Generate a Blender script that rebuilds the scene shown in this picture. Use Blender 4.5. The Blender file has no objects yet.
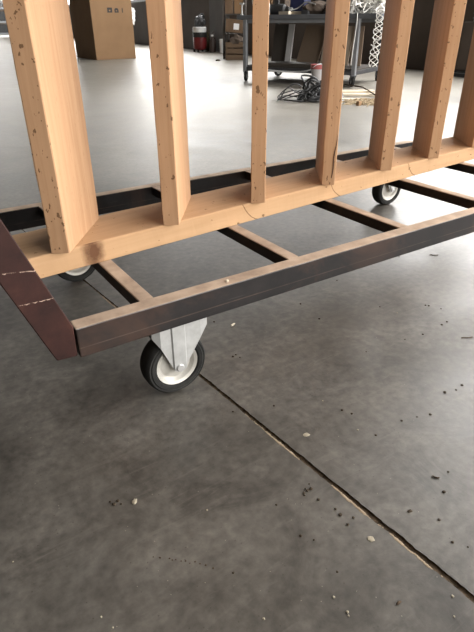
import bpy, bmesh, math, random
from mathutils import Vector, Matrix, noise as mnoise

S = bpy.context.scene
COL = S.collection
rnd = random.Random(11)
PI = math.pi

# ------------------------------------------------------------------ helpers
def W(o):
    m = Matrix.Identity(4)
    while o is not None:
        m = o.matrix_basis @ m
        o = o.parent
    return m

def obj(name, bm, mats, parent=None, local=False, loc=None, smooth=False):
    """bmesh in world coordinates -> one mesh object under parent (or at loc)."""
    if parent is not None and not local:
        bm.transform(W(parent).inverted())
    if loc is not None:
        bm.transform(Matrix.Translation(-Vector(loc)))
    me = bpy.data.meshes.new(name)
    bmesh.ops.recalc_face_normals(bm, faces=bm.faces)
    bm.to_mesh(me); bm.free()
    for m in (mats if isinstance(mats, (list, tuple)) else [mats]):
        me.materials.append(m)
    if smooth:
        for p in me.polygons: p.use_smooth = True
        me.set_sharp_from_angle(angle=math.radians(28))
    o = bpy.data.objects.new(name, me); COL.objects.link(o)
    if parent is not None: o.parent = parent
    if loc is not None: o.location = loc
    return o

def thing(name, label, cat, loc=(0, 0, 0), rz=0.0, group=None):
    o = bpy.data.objects.new(name, None); COL.objects.link(o)
    o.empty_display_size = .05
    o.location = loc; o.rotation_euler = (0, 0, rz)
    return tag(o, label, cat, group)

def tag(o, label, cat, group=None, kind=None):
    o['label'] = label; o['category'] = cat
    if group: o['group'] = group
    if kind: o['kind'] = kind
    return o

def struct(name, bm, mats, parent=None):
    o = obj(name, bm, mats, parent)
    o['kind'] = 'structure'
    return o

def copy_tree(o, parent=None):
    c = o.copy(); COL.objects.link(c)
    if parent is not None: c.parent = parent
    for ch in list(o.children): copy_tree(ch, c)
    return c

def BM(): return bmesh.new()

def box(bm, x0, x1, y0, y1, z0, z1, bev=0.0, seg=1, top=None, M=None):
    t = bmesh.new()
    vs = [t.verts.new((x, y, z)) for z in (z0, z1) for y in (y0, y1) for x in (x0, x1)]
    for f in ((0, 2, 3, 1), (4, 5, 7, 6), (0, 1, 5, 4), (2, 6, 7, 3), (0, 4, 6, 2), (1, 3, 7, 5)):
        t.faces.new([vs[i] for i in f])
    if bev > 0: bmesh.ops.bevel(t, geom=list(t.edges), offset=bev, segments=seg, affect='EDGES', profile=.6)
    merge(bm, t, M, top)

def merge(bm, t, M=None, top=None):
    t.normal_update()
    if top is not None:
        for f in t.faces:
            if f.normal.z > .6: f.material_index = top
    if M is not None: t.transform(M)
    me = bpy.data.meshes.new('tmp'); t.to_mesh(me); t.free()
    bm.from_mesh(me); bpy.data.meshes.remove(me)

def prism(bm, pts, axis, a0, a1, bev=0.0, top=None, M=None):
    """polygon pts (2D) extruded along axis: 'y' pts=(x,z); 'z' pts=(x,y); 'x' pts=(y,z)"""
    t = bmesh.new()
    def P(p, a):
        return {'y': (p[0], a, p[1]), 'z': (p[0], p[1], a), 'x': (a, p[0], p[1])}[axis]
    A = [t.verts.new(P(p, a0)) for p in pts]; B = [t.verts.new(P(p, a1)) for p in pts]
    t.faces.new(A); t.faces.new(B[::-1])
    n = len(pts)
    for i in range(n): t.faces.new((A[i], A[(i + 1) % n], B[(i + 1) % n], B[i]))
    bmesh.ops.recalc_face_normals(t, faces=t.faces)
    if bev > 0: bmesh.ops.bevel(t, geom=list(t.edges), offset=bev, segments=1, affect='EDGES')
    merge(bm, t, M, top)

def lathe(bm, prof, n=32, M=None, closed=False):
    """prof = [(r, z)] revolved about local Z"""
    t = bmesh.new(); rings = []
    for r, z in prof:
        if r < 1e-6: rings.append([t.verts.new((0, 0, z))])
        else: rings.append([t.verts.new((r * math.cos(2 * PI * i / n), r * math.sin(2 * PI * i / n), z)) for i in range(n)])
    pr = list(zip(rings, rings[1:])) + ([(rings[-1], rings[0])] if closed else [])
    for a, b in pr:
        for i in range(n):
            j = (i + 1) % n
            if len(a) == 1 and len(b) == 1: continue
            if len(a) == 1: t.faces.new((a[0], b[i], b[j]))
            elif len(b) == 1: t.faces.new((a[i], a[j], b[0]))
            else: t.faces.new((a[i], a[j], b[j], b[i]))
    merge(bm, t, M)

def tube(bm, pts, r, n=6, closed=False, M=None):
    t = bmesh.new(); pts = [Vector(p) for p in pts]; N = len(pts); rings = []
    up = Vector((0.13, 0.21, 1)).normalized(); prev = None
    for i, p in enumerate(pts):
        a = pts[(i - 1) % N] if (closed or i > 0) else p
        b = pts[(i + 1) % N] if (closed or i < N - 1) else p
        d = (b - a)
        d = d.normalized() if d.length > 1e-9 else Vector((1, 0, 0))
        u = prev if prev is not None else (up if abs(d.dot(up)) < .95 else Vector((1, 0, 0)))
        u = (u - d * u.dot(d)); u = u.normalized() if u.length > 1e-6 else d.orthogonal().normalized()
        prev = u; v = d.cross(u)
        rr = r[i] if isinstance(r, (list, tuple)) else r
        rings.append([t.verts.new(p + (u * math.cos(2 * PI * k / n) + v * math.sin(2 * PI * k / n)) * rr) for k in range(n)])
    for i in range(N if closed else N - 1):
        a, b = rings[i], rings[(i + 1) % N]
        for k in range(n):
            t.faces.new((a[k], a[(k + 1) % n], b[(k + 1) % n], b[k]))
    if not closed:
        t.faces.new(rings[0][::-1]); t.faces.new(rings[-1])
    merge(bm, t, M)

def smoothpts(ctrl, per=6, closed=False):
    c = [Vector(p) for p in ctrl]; n = len(c); out = []
    rng = range(n) if closed else range(n - 1)
    for i in rng:
        p0 = c[(i - 1) % n] if (closed or i > 0) else c[i]
        p1 = c[i]; p2 = c[(i + 1) % n]
        p3 = c[(i + 2) % n] if (closed or i + 2 < n) else p2
        for k in range(per):
            t = k / per
            out.append(.5 * ((2 * p1) + (p2 - p0) * t + (2 * p0 - 5 * p1 + 4 * p2 - p3) * t * t + (3 * p1 - p0 - 3 * p2 + p3) * t ** 3))
    if not closed: out.append(c[-1])
    return out

def blob(bm, c, r, seed=0, sub=2, amp=.3, freq=1.6, sq=(1, 1, 1), flat=None, M=None):
    t = bmesh.new(); bmesh.ops.create_icosphere(t, subdivisions=sub, radius=1)
    for v in t.verts:
        k = 1 + amp * mnoise.noise(v.co * freq + Vector((seed * 7.3, seed * 3.1, seed)))
        v.co = Vector((v.co.x * sq[0], v.co.y * sq[1], v.co.z * sq[2])) * k * r
        if flat is not None and v.co.z < flat: v.co.z = flat
        v.co += Vector(c)
    merge(bm, t, M)

# ------------------------------------------------------------------ materials
def mat(name, col, rough=.6, metal=0.0, spec=.5):
    m = bpy.data.materials.new(name); m.use_nodes = True
    b = m.node_tree.nodes['Principled BSDF']
    b.inputs['Base Color'].default_value = (*col, 1)
    b.inputs['Roughness'].default_value = rough
    b.inputs['Metallic'].default_value = metal
    b.inputs['Specular IOR Level'].default_value = spec
    return m

class NT:
    def __init__(s, m):
        s.t = m.node_tree; s.b = s.t.nodes['Principled BSDF']
    def n(s, ty, **kw):
        x = s.t.nodes.new(ty)
        for k, v in kw.items():
            if k.startswith('i_'):
                key = k[2:]
                x.inputs[int(key) if key.isdigit() else key].default_value = v
            else: setattr(x, k, v)
        return x
    def l(s, a, b): s.t.links.new(a, b)
    def coords(s, scale=(1, 1, 1), kind='Object', loc=(0, 0, 0), rot=(0, 0, 0)):
        tc = s.n('ShaderNodeTexCoord'); mp = s.n('ShaderNodeMapping')
        mp.inputs['Scale'].default_value = scale; mp.inputs['Location'].default_value = loc
        mp.inputs['Rotation'].default_value = rot
        s.l(tc.outputs[kind], mp.inputs[0]); return mp.outputs[0]
    def noise(s, vec, scale, detail=4, rough=.55, dist=0.0):
        x = s.n('ShaderNodeTexNoise'); s.l(vec, x.inputs['Vector'])
        x.inputs['Scale'].default_value = scale; x.inputs['Detail'].default_value = detail
        x.inputs['Roughness'].default_value = rough; x.inputs['Distortion'].default_value = dist
        return x.outputs['Fac']
    def ramp(s, fac, stops, interp='LINEAR'):
        r = s.n('ShaderNodeValToRGB'); s.l(fac, r.inputs[0]); r.color_ramp.interpolation = interp
        e = r.color_ramp.elements
        while len(e) < len(stops): e.new(.5)
        for k, (p, c) in zip(e, stops):
            k.position = p; k.color = (*c, 1) if not isinstance(c, (int, float)) else (c, c, c, 1)
        return r.outputs[0]
    def mix(s, fac, a, b, blend='MIX'):
        x = s.n('ShaderNodeMix', data_type='RGBA', blend_type=blend)
        for sock, v in ((x.inputs[0], fac), (x.inputs[6], a), (x.inputs[7], b)):
            if isinstance(v, (int, float)): sock.default_value = v
            elif isinstance(v, tuple): sock.default_value = (*v, 1)
            else: s.l(v, sock)
        return x.outputs[2]
    def math(s, op, a, b=None, clamp=False):
        x = s.n('ShaderNodeMath', operation=op); x.use_clamp = clamp
        for i, v in enumerate((a, b)):
            if v is None: continue
            if isinstance(v, (int, float)): x.inputs[i].default_value = v
            else: s.l(v, x.inputs[i])
        return x.outputs[0]
    def bump(s, h, strength=.2, dist=.002):
        x = s.n('ShaderNodeBump'); x.inputs['Strength'].default_value = strength
        x.inputs['Distance'].default_value = dist
        s.l(h, x.inputs['Height']); s.l(x.outputs[0], s.b.inputs['Normal'])
    def color(s, c): s.l(c, s.b.inputs['Base Color'])
    def rough(s, r): s.l(r, s.b.inputs['Roughness'])

def mottled(name, c1, c2, scale=8, rough=.7, metal=0, bump=.1, spec=.4, stretch=(1, 1, 1), bd=.003):
    m = mat(name, c1, rough, metal, spec); t = NT(m)
    v = t.coords(stretch); f = t.noise(v, scale, 5, .6)
    t.color(t.ramp(f, [(.3, c1), (.7, c2)]))
    if bump: t.bump(f, bump, bd)
    return m

def wood(name, base, dark, axis, specks=.5, extra=None):
    """grain along axis, pitted with small dark specks"""
    m = mat(name, base, .82, 0, .12); t = NT(m)
    st = {'x': (1.2, 22, 22), 'z': (22, 22, 1.2)}[axis]
    v = t.coords(st); g = t.noise(v, 2.2, 6, .62, .6)
    v2 = t.coords((1, 1, 1)); big = t.noise(v2, 7, 3, .5)
    fine = t.noise(t.coords({'x': (6, 120, 120), 'z': (120, 120, 6)}[axis]), 1.6, 2, .5)
    c = t.ramp(g, [(.25, dark), (.55, base), (.8, tuple(min(1, x * 1.12) for x in base))])
    c = t.mix(t.math('MULTIPLY', big, .45), c, tuple(x * .72 for x in base))
    vo = t.n('ShaderNodeTexVoronoi'); vo.inputs['Scale'].default_value = 70
    wv = t.n('ShaderNodeTexNoise'); wv.inputs['Scale'].default_value = 160; wv.inputs['Detail'].default_value = 3
    base_v = t.coords({'x': (.6, 1, 1), 'z': (1, 1, .6)}[axis]); t.l(base_v, wv.inputs['Vector'])
    ad = t.n('ShaderNodeVectorMath', operation='MULTIPLY_ADD'); t.l(wv.outputs['Color'], ad.inputs[0]); ad.inputs[1].default_value = (.014, .014, .014); t.l(base_v, ad.inputs[2])
    t.l(ad.outputs[0], vo.inputs['Vector'])
    sp = t.math('LESS_THAN', vo.outputs['Distance'], .2)
    sel = t.n('ShaderNodeSeparateColor'); t.l(vo.outputs['Color'], sel.inputs[0])
    sp = t.math('MULTIPLY', sp, t.math('LESS_THAN', sel.outputs[0], specks))
    v3 = t.n('ShaderNodeTexVoronoi'); v3.inputs['Scale'].default_value = 150; t.l(ad.outputs[0], v3.inputs['Vector'])
    s3 = t.n('ShaderNodeSeparateColor'); t.l(v3.outputs['Color'], s3.inputs[0])
    sp = t.math('MAXIMUM', sp, t.math('MULTIPLY', t.math('LESS_THAN', v3.outputs['Distance'], .2), t.math('LESS_THAN', s3.outputs[0], specks * .45)))
    if axis == 'z':      # the narrow front edge of each slat is the pitted one
        tn = t.n('ShaderNodeTexCoord'); dp = t.n('ShaderNodeVectorMath', operation='DOT_PRODUCT'); t.l(tn.outputs['Normal'], dp.inputs[0]); dp.inputs[1].default_value = (-.563, -.827, 0)
        sp = t.math('MULTIPLY', sp, t.ramp(dp.outputs['Value'], [(.4, .12), (.7, 1.0)]))
    c = t.mix(t.math('MULTIPLY', sp, .75), c, (.075, .036, .016))
    if extra: c = extra(t, c)
    t.color(c)
    h = t.math('ADD', t.math('MULTIPLY', g, .6), t.math('MULTIPLY', fine, .4))
    t.bump(h, .25, .002)
    return m

# colours
def rail_marks(t, c):
    # knot on the front face and curved saw marks, in the rail's own coordinates
    tc = t.n('ShaderNodeTexCoord'); sx = t.n('ShaderNodeSeparateXYZ'); t.l(tc.outputs['Object'], sx.inputs[0])
    X, Z, Y = sx.outputs[0], sx.outputs[2], sx.outputs[1]
    front = t.math('LESS_THAN', Y, .004)
    wob = t.noise(tc.outputs['Object'], 60, 3, .6)
    def d(cx, cz, ax, az):
        a = t.math('POWER', t.math('DIVIDE', t.math('SUBTRACT', X, cx), ax), 2)
        b = t.math('POWER', t.math('DIVIDE', t.math('SUBTRACT', Z, cz), az), 2)
        return t.math('SQRT', t.math('ADD', a, b))
    k = t.math('ADD', d(KN[0], KN[1], .030, .052), t.math('MULTIPLY', wob, .7))
    kf = t.ramp(t.math('MULTIPLY', k, .5), [(.32, 1.0), (.62, 0.0)])
    c = t.mix(t.math('MULTIPLY', t.math('MULTIPLY', kf, .9), front), c, (.085, .034, .017))
    for cx, cz, R in ARCS:
        r = t.math('ADD', d(cx, cz, 1, 1), t.math('MULTIPLY', t.math('SUBTRACT', wob, .5), .004))
        ring = t.math('LESS_THAN', t.math('ABSOLUTE', t.math('SUBTRACT', r, R)), .0011)
        quad = t.math('MULTIPLY', t.math('LESS_THAN', X, cx), front)
        c = t.mix(t.math('MULTIPLY', t.math('MULTIPLY', ring, quad), .75), c, (.10, .05, .022))
    return c
KN = (.277, .025)
ARCS = [(.715, .07, .075), (1.005, .07, .075), (1.335, .07, .075)]

WB, WD = (.440, .262, .147), (.345, .192, .100)
M_rail = wood('pine_rail', (.475, .295, .163), (.395, .235, .122), 'x', .10, rail_marks)
M_post = wood('pine_post', WB, WD, 'z', .55)
M_crack = mat('split_in_wood', (.07, .035, .018), .9)

def steel(name, c1, c2, rough=.5):
    m = mat(name, c1, rough, 0, .22); t = NT(m)
    f = t.noise(t.coords((1, 1, 1)), 14, 6, .65)
    sc = t.noise(t.coords((2.5, 60, 60), rot=(0, .25, 0)), 3, 3, .6)
    c = t.ramp(f, [(.3, c1), (.62, c2), (.78, tuple(x * 1.7 for x in c2))])
    c = t.mix(t.ramp(sc, [(.66, 0.0), (.74, .30)]), c, (.13, .115, .105))
    f2 = t.noise(t.coords(loc=(3, 1, 2)), 5, 5, .65, .8)
    c = t.mix(t.ramp(f2, [(.50, 0.0), (.68, .75)]), c, (.052, .030, .022))
    tc = t.n('ShaderNodeTexCoord'); sx = t.n('ShaderNodeSeparateXYZ'); t.l(tc.outputs['Object'], sx.inputs[0])
    d_ = t.math('ABSOLUTE', t.math('SUBTRACT', sx.outputs[2], .1785))
    c = t.mix(t.math('MULTIPLY', t.math('LESS_THAN', d_, .0009), t.ramp(f, [(.35, 0.0), (.6, .7)])), c, (.085, .06, .045))
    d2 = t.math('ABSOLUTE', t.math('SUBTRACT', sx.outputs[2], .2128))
    c = t.mix(t.math('MULTIPLY', t.math('LESS_THAN', d2, .0007), t.ramp(sc, [(.35, 0.0), (.6, .8)])), c, (.22, .20, .19))  # pale highlight painted into the colour along the top edge
    t.color(c); t.rough(t.ramp(f, [(.3, rough - .1), (.8, rough + .2)])); t.bump(f, .15, .001)
    return m
M_steel = steel('mill_scale_steel', (.008, .0075, .008), (.020, .017, .0165))
M_dust = mottled('sawdust_on_steel', (.28, .205, .15), (.46, .35, .26), 22, .85, 0, .2, .2)
def oxide():
    m = mat('red_oxide_painted_steel', (.09, .03, .02), .6, 0, .2); t = NT(m)
    f = t.noise(t.coords(), 16, 6, .65)
    c = t.ramp(f, [(.3, (.018, .008, .007)), (.55, (.036, .014, .011)), (.8, (.075, .028, .019))])
    s = t.noise(t.coords((3, 3, 55), rot=(0, .30, 0)), 4, 2, .5)
    c = t.mix(t.ramp(s, [(.70, 0.0), (.76, .5)]), c, (.36, .27, .22))
    tc = t.n('ShaderNodeTexCoord'); sx = t.n('ShaderNodeSeparateXYZ'); t.l(tc.outputs['Object'], sx.inputs[0])
    wob = t.noise(tc.outputs['Object'], 130, 3, .7)
    for x0_, z0_, k_ in SCR:
        d_ = t.math('SUBTRACT', sx.outputs[2], t.math('ADD', t.math('MULTIPLY', t.math('SUBTRACT', sx.outputs[0], x0_), k_), z0_))
        d_ = t.math('ADD', d_, t.math('MULTIPLY', t.math('SUBTRACT', wob, .5), .006))
        c = t.mix(t.math('MULTIPLY', t.math('LESS_THAN', t.math('ABSOLUTE', d_), .0007), t.ramp(wob, [(.42, 0.0), (.55, .75)])), c, (.50, .36, .28))
    t.color(c); t.bump(f, .2, .001); return m
SCR = [(-.0747, .3265, -.13), (-.0577, .275, -.03)]
M_oxide = oxide()
M_zinc = mottled('galvanised_steel', (.42, .42, .41), (.58, .58, .57), 30, .38, .55, .05)
M_hub = mottled('dusty_zinc_hub', (.38, .36, .32), (.56, .54, .50), 26, .5, .3, .05)
M_rubber = mottled('black_rubber', (.010, .010, .010), (.026, .025, .023), 30, .75, 0, .1, .2)
M_bolt = mottled('steel_bolt', (.45, .44, .43), (.62, .61, .6), 50, .4, .6, 0)

def concrete():
    m = mat('power_floated_concrete', (.1, .1, .1), .4, 0, .5); t = NT(m)
    v = t.coords(); A = t.noise(v, 1.3, 7, .66, .6); B = t.noise(v, 7.5, 7, .66, 1.1); C = t.noise(v, 60, 4, .6)
    E = t.noise(t.coords(loc=(4, 7, 0)), 3.2, 5, .6, .8)
    D = t.noise(t.coords((1, 6, 1), rot=(0, 0, .6)), 6, 6, .65, 1.4)
    c = t.ramp(A, [(.34, FC[0]), (.5, FC[1]), (.66, FC[2])])
    c = t.mix(1.0, c, t.ramp(B, [(.28, .56), (.5, 1.0), (.72, 1.42)]), 'MULTIPLY')
    c = t.mix(1.0, c, t.ramp(C, [(.3, .68), (.7, 1.24)]), 'MULTIPLY')
    c = t.mix(t.ramp(E, [(.54, 0.0), (.70, .55)]), c, tuple(x * .62 for x in FC[0]))      # oily stains
    c = t.mix(t.ramp(D, [(.57, 0.0), (.72, .40)]), c, tuple(x * 1.7 for x in FC[1]))      # trowel streaks
    # pale dust and sawdust trodden over the back of the hall; the tone also paints in brighter daylight
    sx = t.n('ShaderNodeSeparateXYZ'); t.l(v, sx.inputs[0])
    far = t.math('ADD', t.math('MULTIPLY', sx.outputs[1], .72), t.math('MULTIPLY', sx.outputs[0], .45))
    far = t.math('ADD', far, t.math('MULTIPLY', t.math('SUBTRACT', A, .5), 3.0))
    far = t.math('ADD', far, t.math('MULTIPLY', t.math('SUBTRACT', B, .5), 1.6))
    dm = t.ramp(t.math('DIVIDE', far, 8.0), [(.22, 0.0), (.62, DUST_LIFT)])
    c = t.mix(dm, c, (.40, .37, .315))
    vo = t.n('ShaderNodeTexVoronoi'); vo.inputs['Scale'].default_value = 210; t.l(v, vo.inputs['Vector'])
    sel = t.n('ShaderNodeSeparateColor'); t.l(vo.outputs['Color'], sel.inputs[0])
    pit = t.math('MULTIPLY', t.math('LESS_THAN', vo.outputs['Distance'], .22), t.math('LESS_THAN', sel.outputs[0], .05))
    c = t.mix(t.math('MULTIPLY', pit, .6), c, (.035, .028, .022))
    wp = t.math('MULTIPLY', t.math('LESS_THAN', vo.outputs['Distance'], .13), t.math('GREATER_THAN', sel.outputs[1], .975))
    c = t.mix(t.math('MULTIPLY', wp, .6), c, (.35, .31, .25))
    t.color(c)
    r = t.math('ADD', t.math('MULTIPLY', B, .27), t.math('MULTIPLY', A, .18))
    t.rough(t.math('ADD', r, FR))
    hh = t.math('ADD', B, t.math('MULTIPLY', C, .3)); t.bump(hh, .16, .004)
    return m
DUST_LIFT = .5
FC = [(.061, .054, .045), (.084, .075, .064), (.109, .100, .088)]
FR = .20
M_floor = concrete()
M_gap = mottled('dirt_in_floor_joint', (.025, .018, .012), (.13, .093, .06), 130, .95, 0, .6, .1)
M_mortar = mottled('pale_mortar', (.24, .18, .12), (.40, .32, .23), 60, .9, 0, .4, .1)
M_crumb = mottled('dark_dirt', (.035, .027, .02), (.09, .068, .047), 120, .95, 0, .3, .1)
M_chip = mottled('pale_chip', (.26, .225, .165), (.38, .34, .26), 80, .85, 0, .3, .2)
M_twigm = mottled('brown_sliver', (.06, .042, .03), (.11, .08, .055), 120, .9, 0, .2, .1)

M_wall = mottled('brown_wall_cladding', (.075, .058, .047), (.11, .087, .072), 1.3, .75, 0, .05, .2)
M_wallpost = mottled('grey_wall_column', (.12, .113, .106), (.15, .142, .135), 3, .7, 0, .05, .2)
M_plaster = mottled('grey_plaster', (.045, .04, .037), (.06, .055, .05), 1.0, .9, 0, .05, .1)
M_ceil = mottled('ceiling_sheet', (.05, .047, .044), (.06, .057, .054), 1.0, .85, 0, 0, .1)
M_frame = mat('window_frame_steel', (.12, .12, .12), .5, .3)
def pane():
    m = mat('daylit_glass', (.8, .8, .8), .3); t = NT(m)
    t.b.inputs['Emission Color'].default_value = (1, .985, .96, 1); t.b.inputs['Emission Strength'].default_value = PANE
    return m
PANE = 12.0
M_pane = pane()
M_card = mottled('corrugated_card', (.225, .135, .072), (.26, .158, .085), 3, .85, 0, .03, .2)
M_card2 = mottled('old_brown_card', (.115, .072, .044), (.16, .105, .066), 5, .85, 0, .03, .2)
M_ink = mat('black_print', (.02, .018, .016), .7)
M_tape = mat('parcel_tape', (.55, .42, .29), .35)
M_whitepl = mottled('white_plastic', (.72, .72, .72), (.82, .82, .82), 8, .45, 0, .1)
M_white = mottled('white_strapping', (.72, .70, .66), (.84, .82, .78), 20, .6, 0, 0)
M_red = mottled('red_enamel', (.13, .012, .014), (.17, .018, .019), 5, .4, 0, 0)
M_black = mottled('black_plastic', (.015, .015, .016), (.03, .03, .03), 9, .5, 0, 0)
M_dark = mottled('dark_grey_metal', (.045, .045, .048), (.075, .075, .078), 9, .5, .3, .05)
M_bench = mottled('grey_bench_steel', (.11, .115, .125), (.15, .155, .165), 6, .45, .4, .03)
M_benchleg = mottled('light_grey_bench_leg', (.17, .175, .185), (.22, .225, .235), 6, .45, .3, .03)
M_crate = mottled('weathered_crate_wood', (.095, .062, .04), (.14, .095, .06), 5, .85, 0, .2, .2, (1, 1, 9))
M_boardA = mottled('brown_board', (.16, .115, .08), (.19, .14, .10), 4, .7, 0, .05, .3)
M_boardB = mottled('tan_board', (.36, .29, .22), (.42, .345, .265), 4, .7, 0, .05, .3)
M_boardC = mottled('dark_board', (.05, .042, .036), (.07, .06, .05), 4, .7, 0, .05, .3)
M_boardD = mottled('pale_grey_board', (.42, .41, .40), (.5, .49, .48), 4, .6, 0, .05, .3)
M_olive = mottled('olive_glass', (.075, .06, .025), (.10, .08, .035), 5, .3, 0, 0)
M_brown = mottled('brown_glass', (.05, .035, .03), (.07, .05, .045), 5, .3, 0, 0)
M_bucket = mottled('grey_bucket_plastic', (.42, .40, .40), (.52, .50, .50), 7, .5, 0, .03)
M_pink = mottled('red_bucket_band', (.34, .09, .09), (.42, .13, .12), 7, .5, 0, 0)
M_cable = mottled('black_cable', (.02, .02, .021), (.04, .04, .04), 30, .5, 0, 0)
M_cableg = mottled('grey_cable', (.22, .23, .24), (.34, .35, .36), 30, .5, 0, 0)
M_straw = mottled('straw', (.34, .26, .16), (.48, .38, .25), 30, .9, 0, 0)
M_offcut = mottled('pale_offcut', (.55, .47, .36), (.66, .58, .46), 12, .8, 0, .1)
M_cloth = mottled('dark_brown_cloth', (.06, .045, .036), (.09, .07, .055), 14, .95, 0, .3, .1)
M_blue = mottled('navy_plastic', (.02, .025, .07), (.03, .035, .09), 9, .5, 0, 0)
M_grey = mottled('grey_plastic_crate', (.24, .24, .245), (.30, .30, .305), 9, .6, 0, 0)
M_rack = mat('grey_rack_steel', (.20, .21, .22), .5, .3)

DOORP = 570.0
WE = 6.0
EXPO = 0.36

# ------------------------------------------------------------------ camera
cam = bpy.data.cameras.new('camera'); camo = bpy.data.objects.new('camera', cam); COL.objects.link(camo)
rt, up, fw = (Vector((0.8363, -0.548235, -0.006412)), Vector((0.274583, 0.408679, 0.870394)), Vector((0.47456, 0.729671, -0.492314)))
camo.matrix_world = Matrix(((rt.x, up.x, -fw.x, 0), (rt.y, up.y, -fw.y, 0), (rt.z, up.z, -fw.z, .62), (0, 0, 0, 1)))
cam.sensor_fit = 'VERTICAL'; cam.sensor_height = 24; cam.lens = 521.0 * 24 / 632
cam.clip_start = .02; cam.clip_end = 120
S.camera = camo

# ------------------------------------------------------------------ setting
XL, YF, YB, ZC = -9.0, -6.0, 38.0, 6.2
def wx(y): return 6.62 + .085 * (y - 5)
# floor: two slabs with a worn saw-cut joint between them
def jx(y): return .403 + (.759 - y) * .0823
bm = BM(); ys = []; y = -6.0
while y < 38:
    ys.append(y); y += .0022 if .08 < y < 1.1 else .008 if -.1 < y < 2.6 else (.12 if y < 5 else 1.5)
ys.append(38.0)
L, R, Ld, Rd = [], [], [], []
for y in ys:
    near = max(0, 1 - max(0, y - .15) / 1.2)
    wdt = .0022 + .0026 * near
    a = (mnoise.noise(Vector((y * 42, 1.3, 0))) * .0013 + mnoise.noise(Vector((y * 150, 1.3, 0))) * .0011) + mnoise.noise(Vector((y * 11, 5.3, 0))) * .0014
    b = mnoise.noise(Vector((y * 38, 9.1, 0))) * .0014 + mnoise.noise(Vector((y * 140, 2.2, 0))) * .0012
    xl, xr = jx(y) - wdt + a, jx(y) + wdt + b
    if xr - xl < .002: xr = xl + .002
    L.append((xl, y)); R.append((xr, y))
vl0 = [bm.verts.new((XL, y, 0)) for y in ys]; vl1 = [bm.verts.new((x, y, 0)) for x, y in L]
vl2 = [bm.verts.new((x, y, -.0028)) for x, y in L]; vr2 = [bm.verts.new((x, y, -.0028)) for x, y in R]
vr1 = [bm.verts.new((x, y, 0)) for x, y in R]; vr0 = [bm.verts.new((12.0, y, 0)) for y in ys]
for i in range(len(ys) - 1):
    for a, b, mi in ((vl0, vl1, 0), (vl1, vl2, 1), (vl2, vr2, 1), (vr2, vr1, 1), (vr1, vr0, 0)):
        f = bm.faces.new((a[i], b[i], b[i + 1], a[i + 1])); f.material_index = mi
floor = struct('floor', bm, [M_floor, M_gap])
# crumbled pale edge of the joint
bm = BM(); r2 = random.Random(5); y = .02
while y < 1.25:
    k = mnoise.noise(Vector((y * 16, 4.4, 0))) + .7 * mnoise.noise(Vector((y * 70, 8.4, 0)))
    if k > -.22:
        w_ = (.0008 + .0020 * max(0, k + .1)) * (1.2 if y < .55 else .85)
        a = (mnoise.noise(Vector((y * 42, 1.3, 0))) * .0013 + mnoise.noise(Vector((y * 150, 1.3, 0))) * .0011) + mnoise.noise(Vector((y * 11, 5.3, 0))) * .0014
        near = max(0, 1 - max(0, y - .15) / 1.2)
        blob(bm, (jx(y) - (.0022 + .0026 * near) + a - w_ * .15, y, 0), w_ * r2.uniform(.8, 1.15), r2.random() * 50, 1, .4, 2, (1, 1.9, .28))
    y += r2.uniform(.0022, .0042)
o = obj('joint_mortar', bm, M_mortar, loc=(.42, .5, 0))
tag(o, 'pale crumbled mortar along the left edge of the floor joint', 'mortar', None, 'stuff')

def wall_seg(name, y0, y1, z0, z1, m, th=.15, inset=0.0):
    bm = BM()
    prism(bm, [(wx(y0) - inset, y0), (wx(y1) - inset, y1), (wx(y1) + th, y1), (wx(y0) + th, y0)], 'z', z0, z1)
    return bm
WIN = [(-5.6, -2.4, 1.3, 5.3), (-2.2, 1.6, 1.3, 5.3), (1.8, WE, 1.3, 5.3), (7.6, 12.6, 1.15, 2.5), (12.8, 18.4, 1.15, 3.3), (18.6, 24.4, 1.15, 3.8), (24.6, 30.8, 1.25, 2.8), (31.0, 37.6, 1.25, 2.8)]
bm = BM(); yy = YF
for (a, b_, z0, z1) in WIN:
    merge(bm, wall_seg('', yy, a, 0, ZC, M_wall)); merge(bm, wall_seg('', a, b_, 0, z0, M_wall)); merge(bm, wall_seg('', a, b_, z1, ZC, M_wall)); yy = b_
merge(bm, wall_seg('', yy, YB, 0, ZC, M_wall))
struct('wall_right', bm, M_wall)
for i, (y0, y1, z0, z1) in enumerate(WIN):
    bm = BM(); zm = (z0 + z1) / 2
    for (a, c_, za, zb_) in ((y0, y0 + .07, z0, z1), (y1 - .07, y1, z0, z1), (y0 + .07, y1 - .07, z0, z0 + .08), (y0 + .07, y1 - .07, z1 - .08, z1),
                           (y0 + .07, y1 - .07, zm - .025, zm + .025), ((y0 + y1) / 2 - .025, (y0 + y1) / 2 + .025, z0 + .08, z1 - .08)):
        merge(bm, wall_seg('', a, c_, za, zb_, M_frame, .10))
    f = struct('window_%d' % (i + 1), bm, M_frame)
    p = obj('pane', wall_seg('', y0 + .07, y1 - .07, z0 + .08, z1 - .08, M_pane, .07, -.05), M_pane, f)
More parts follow.
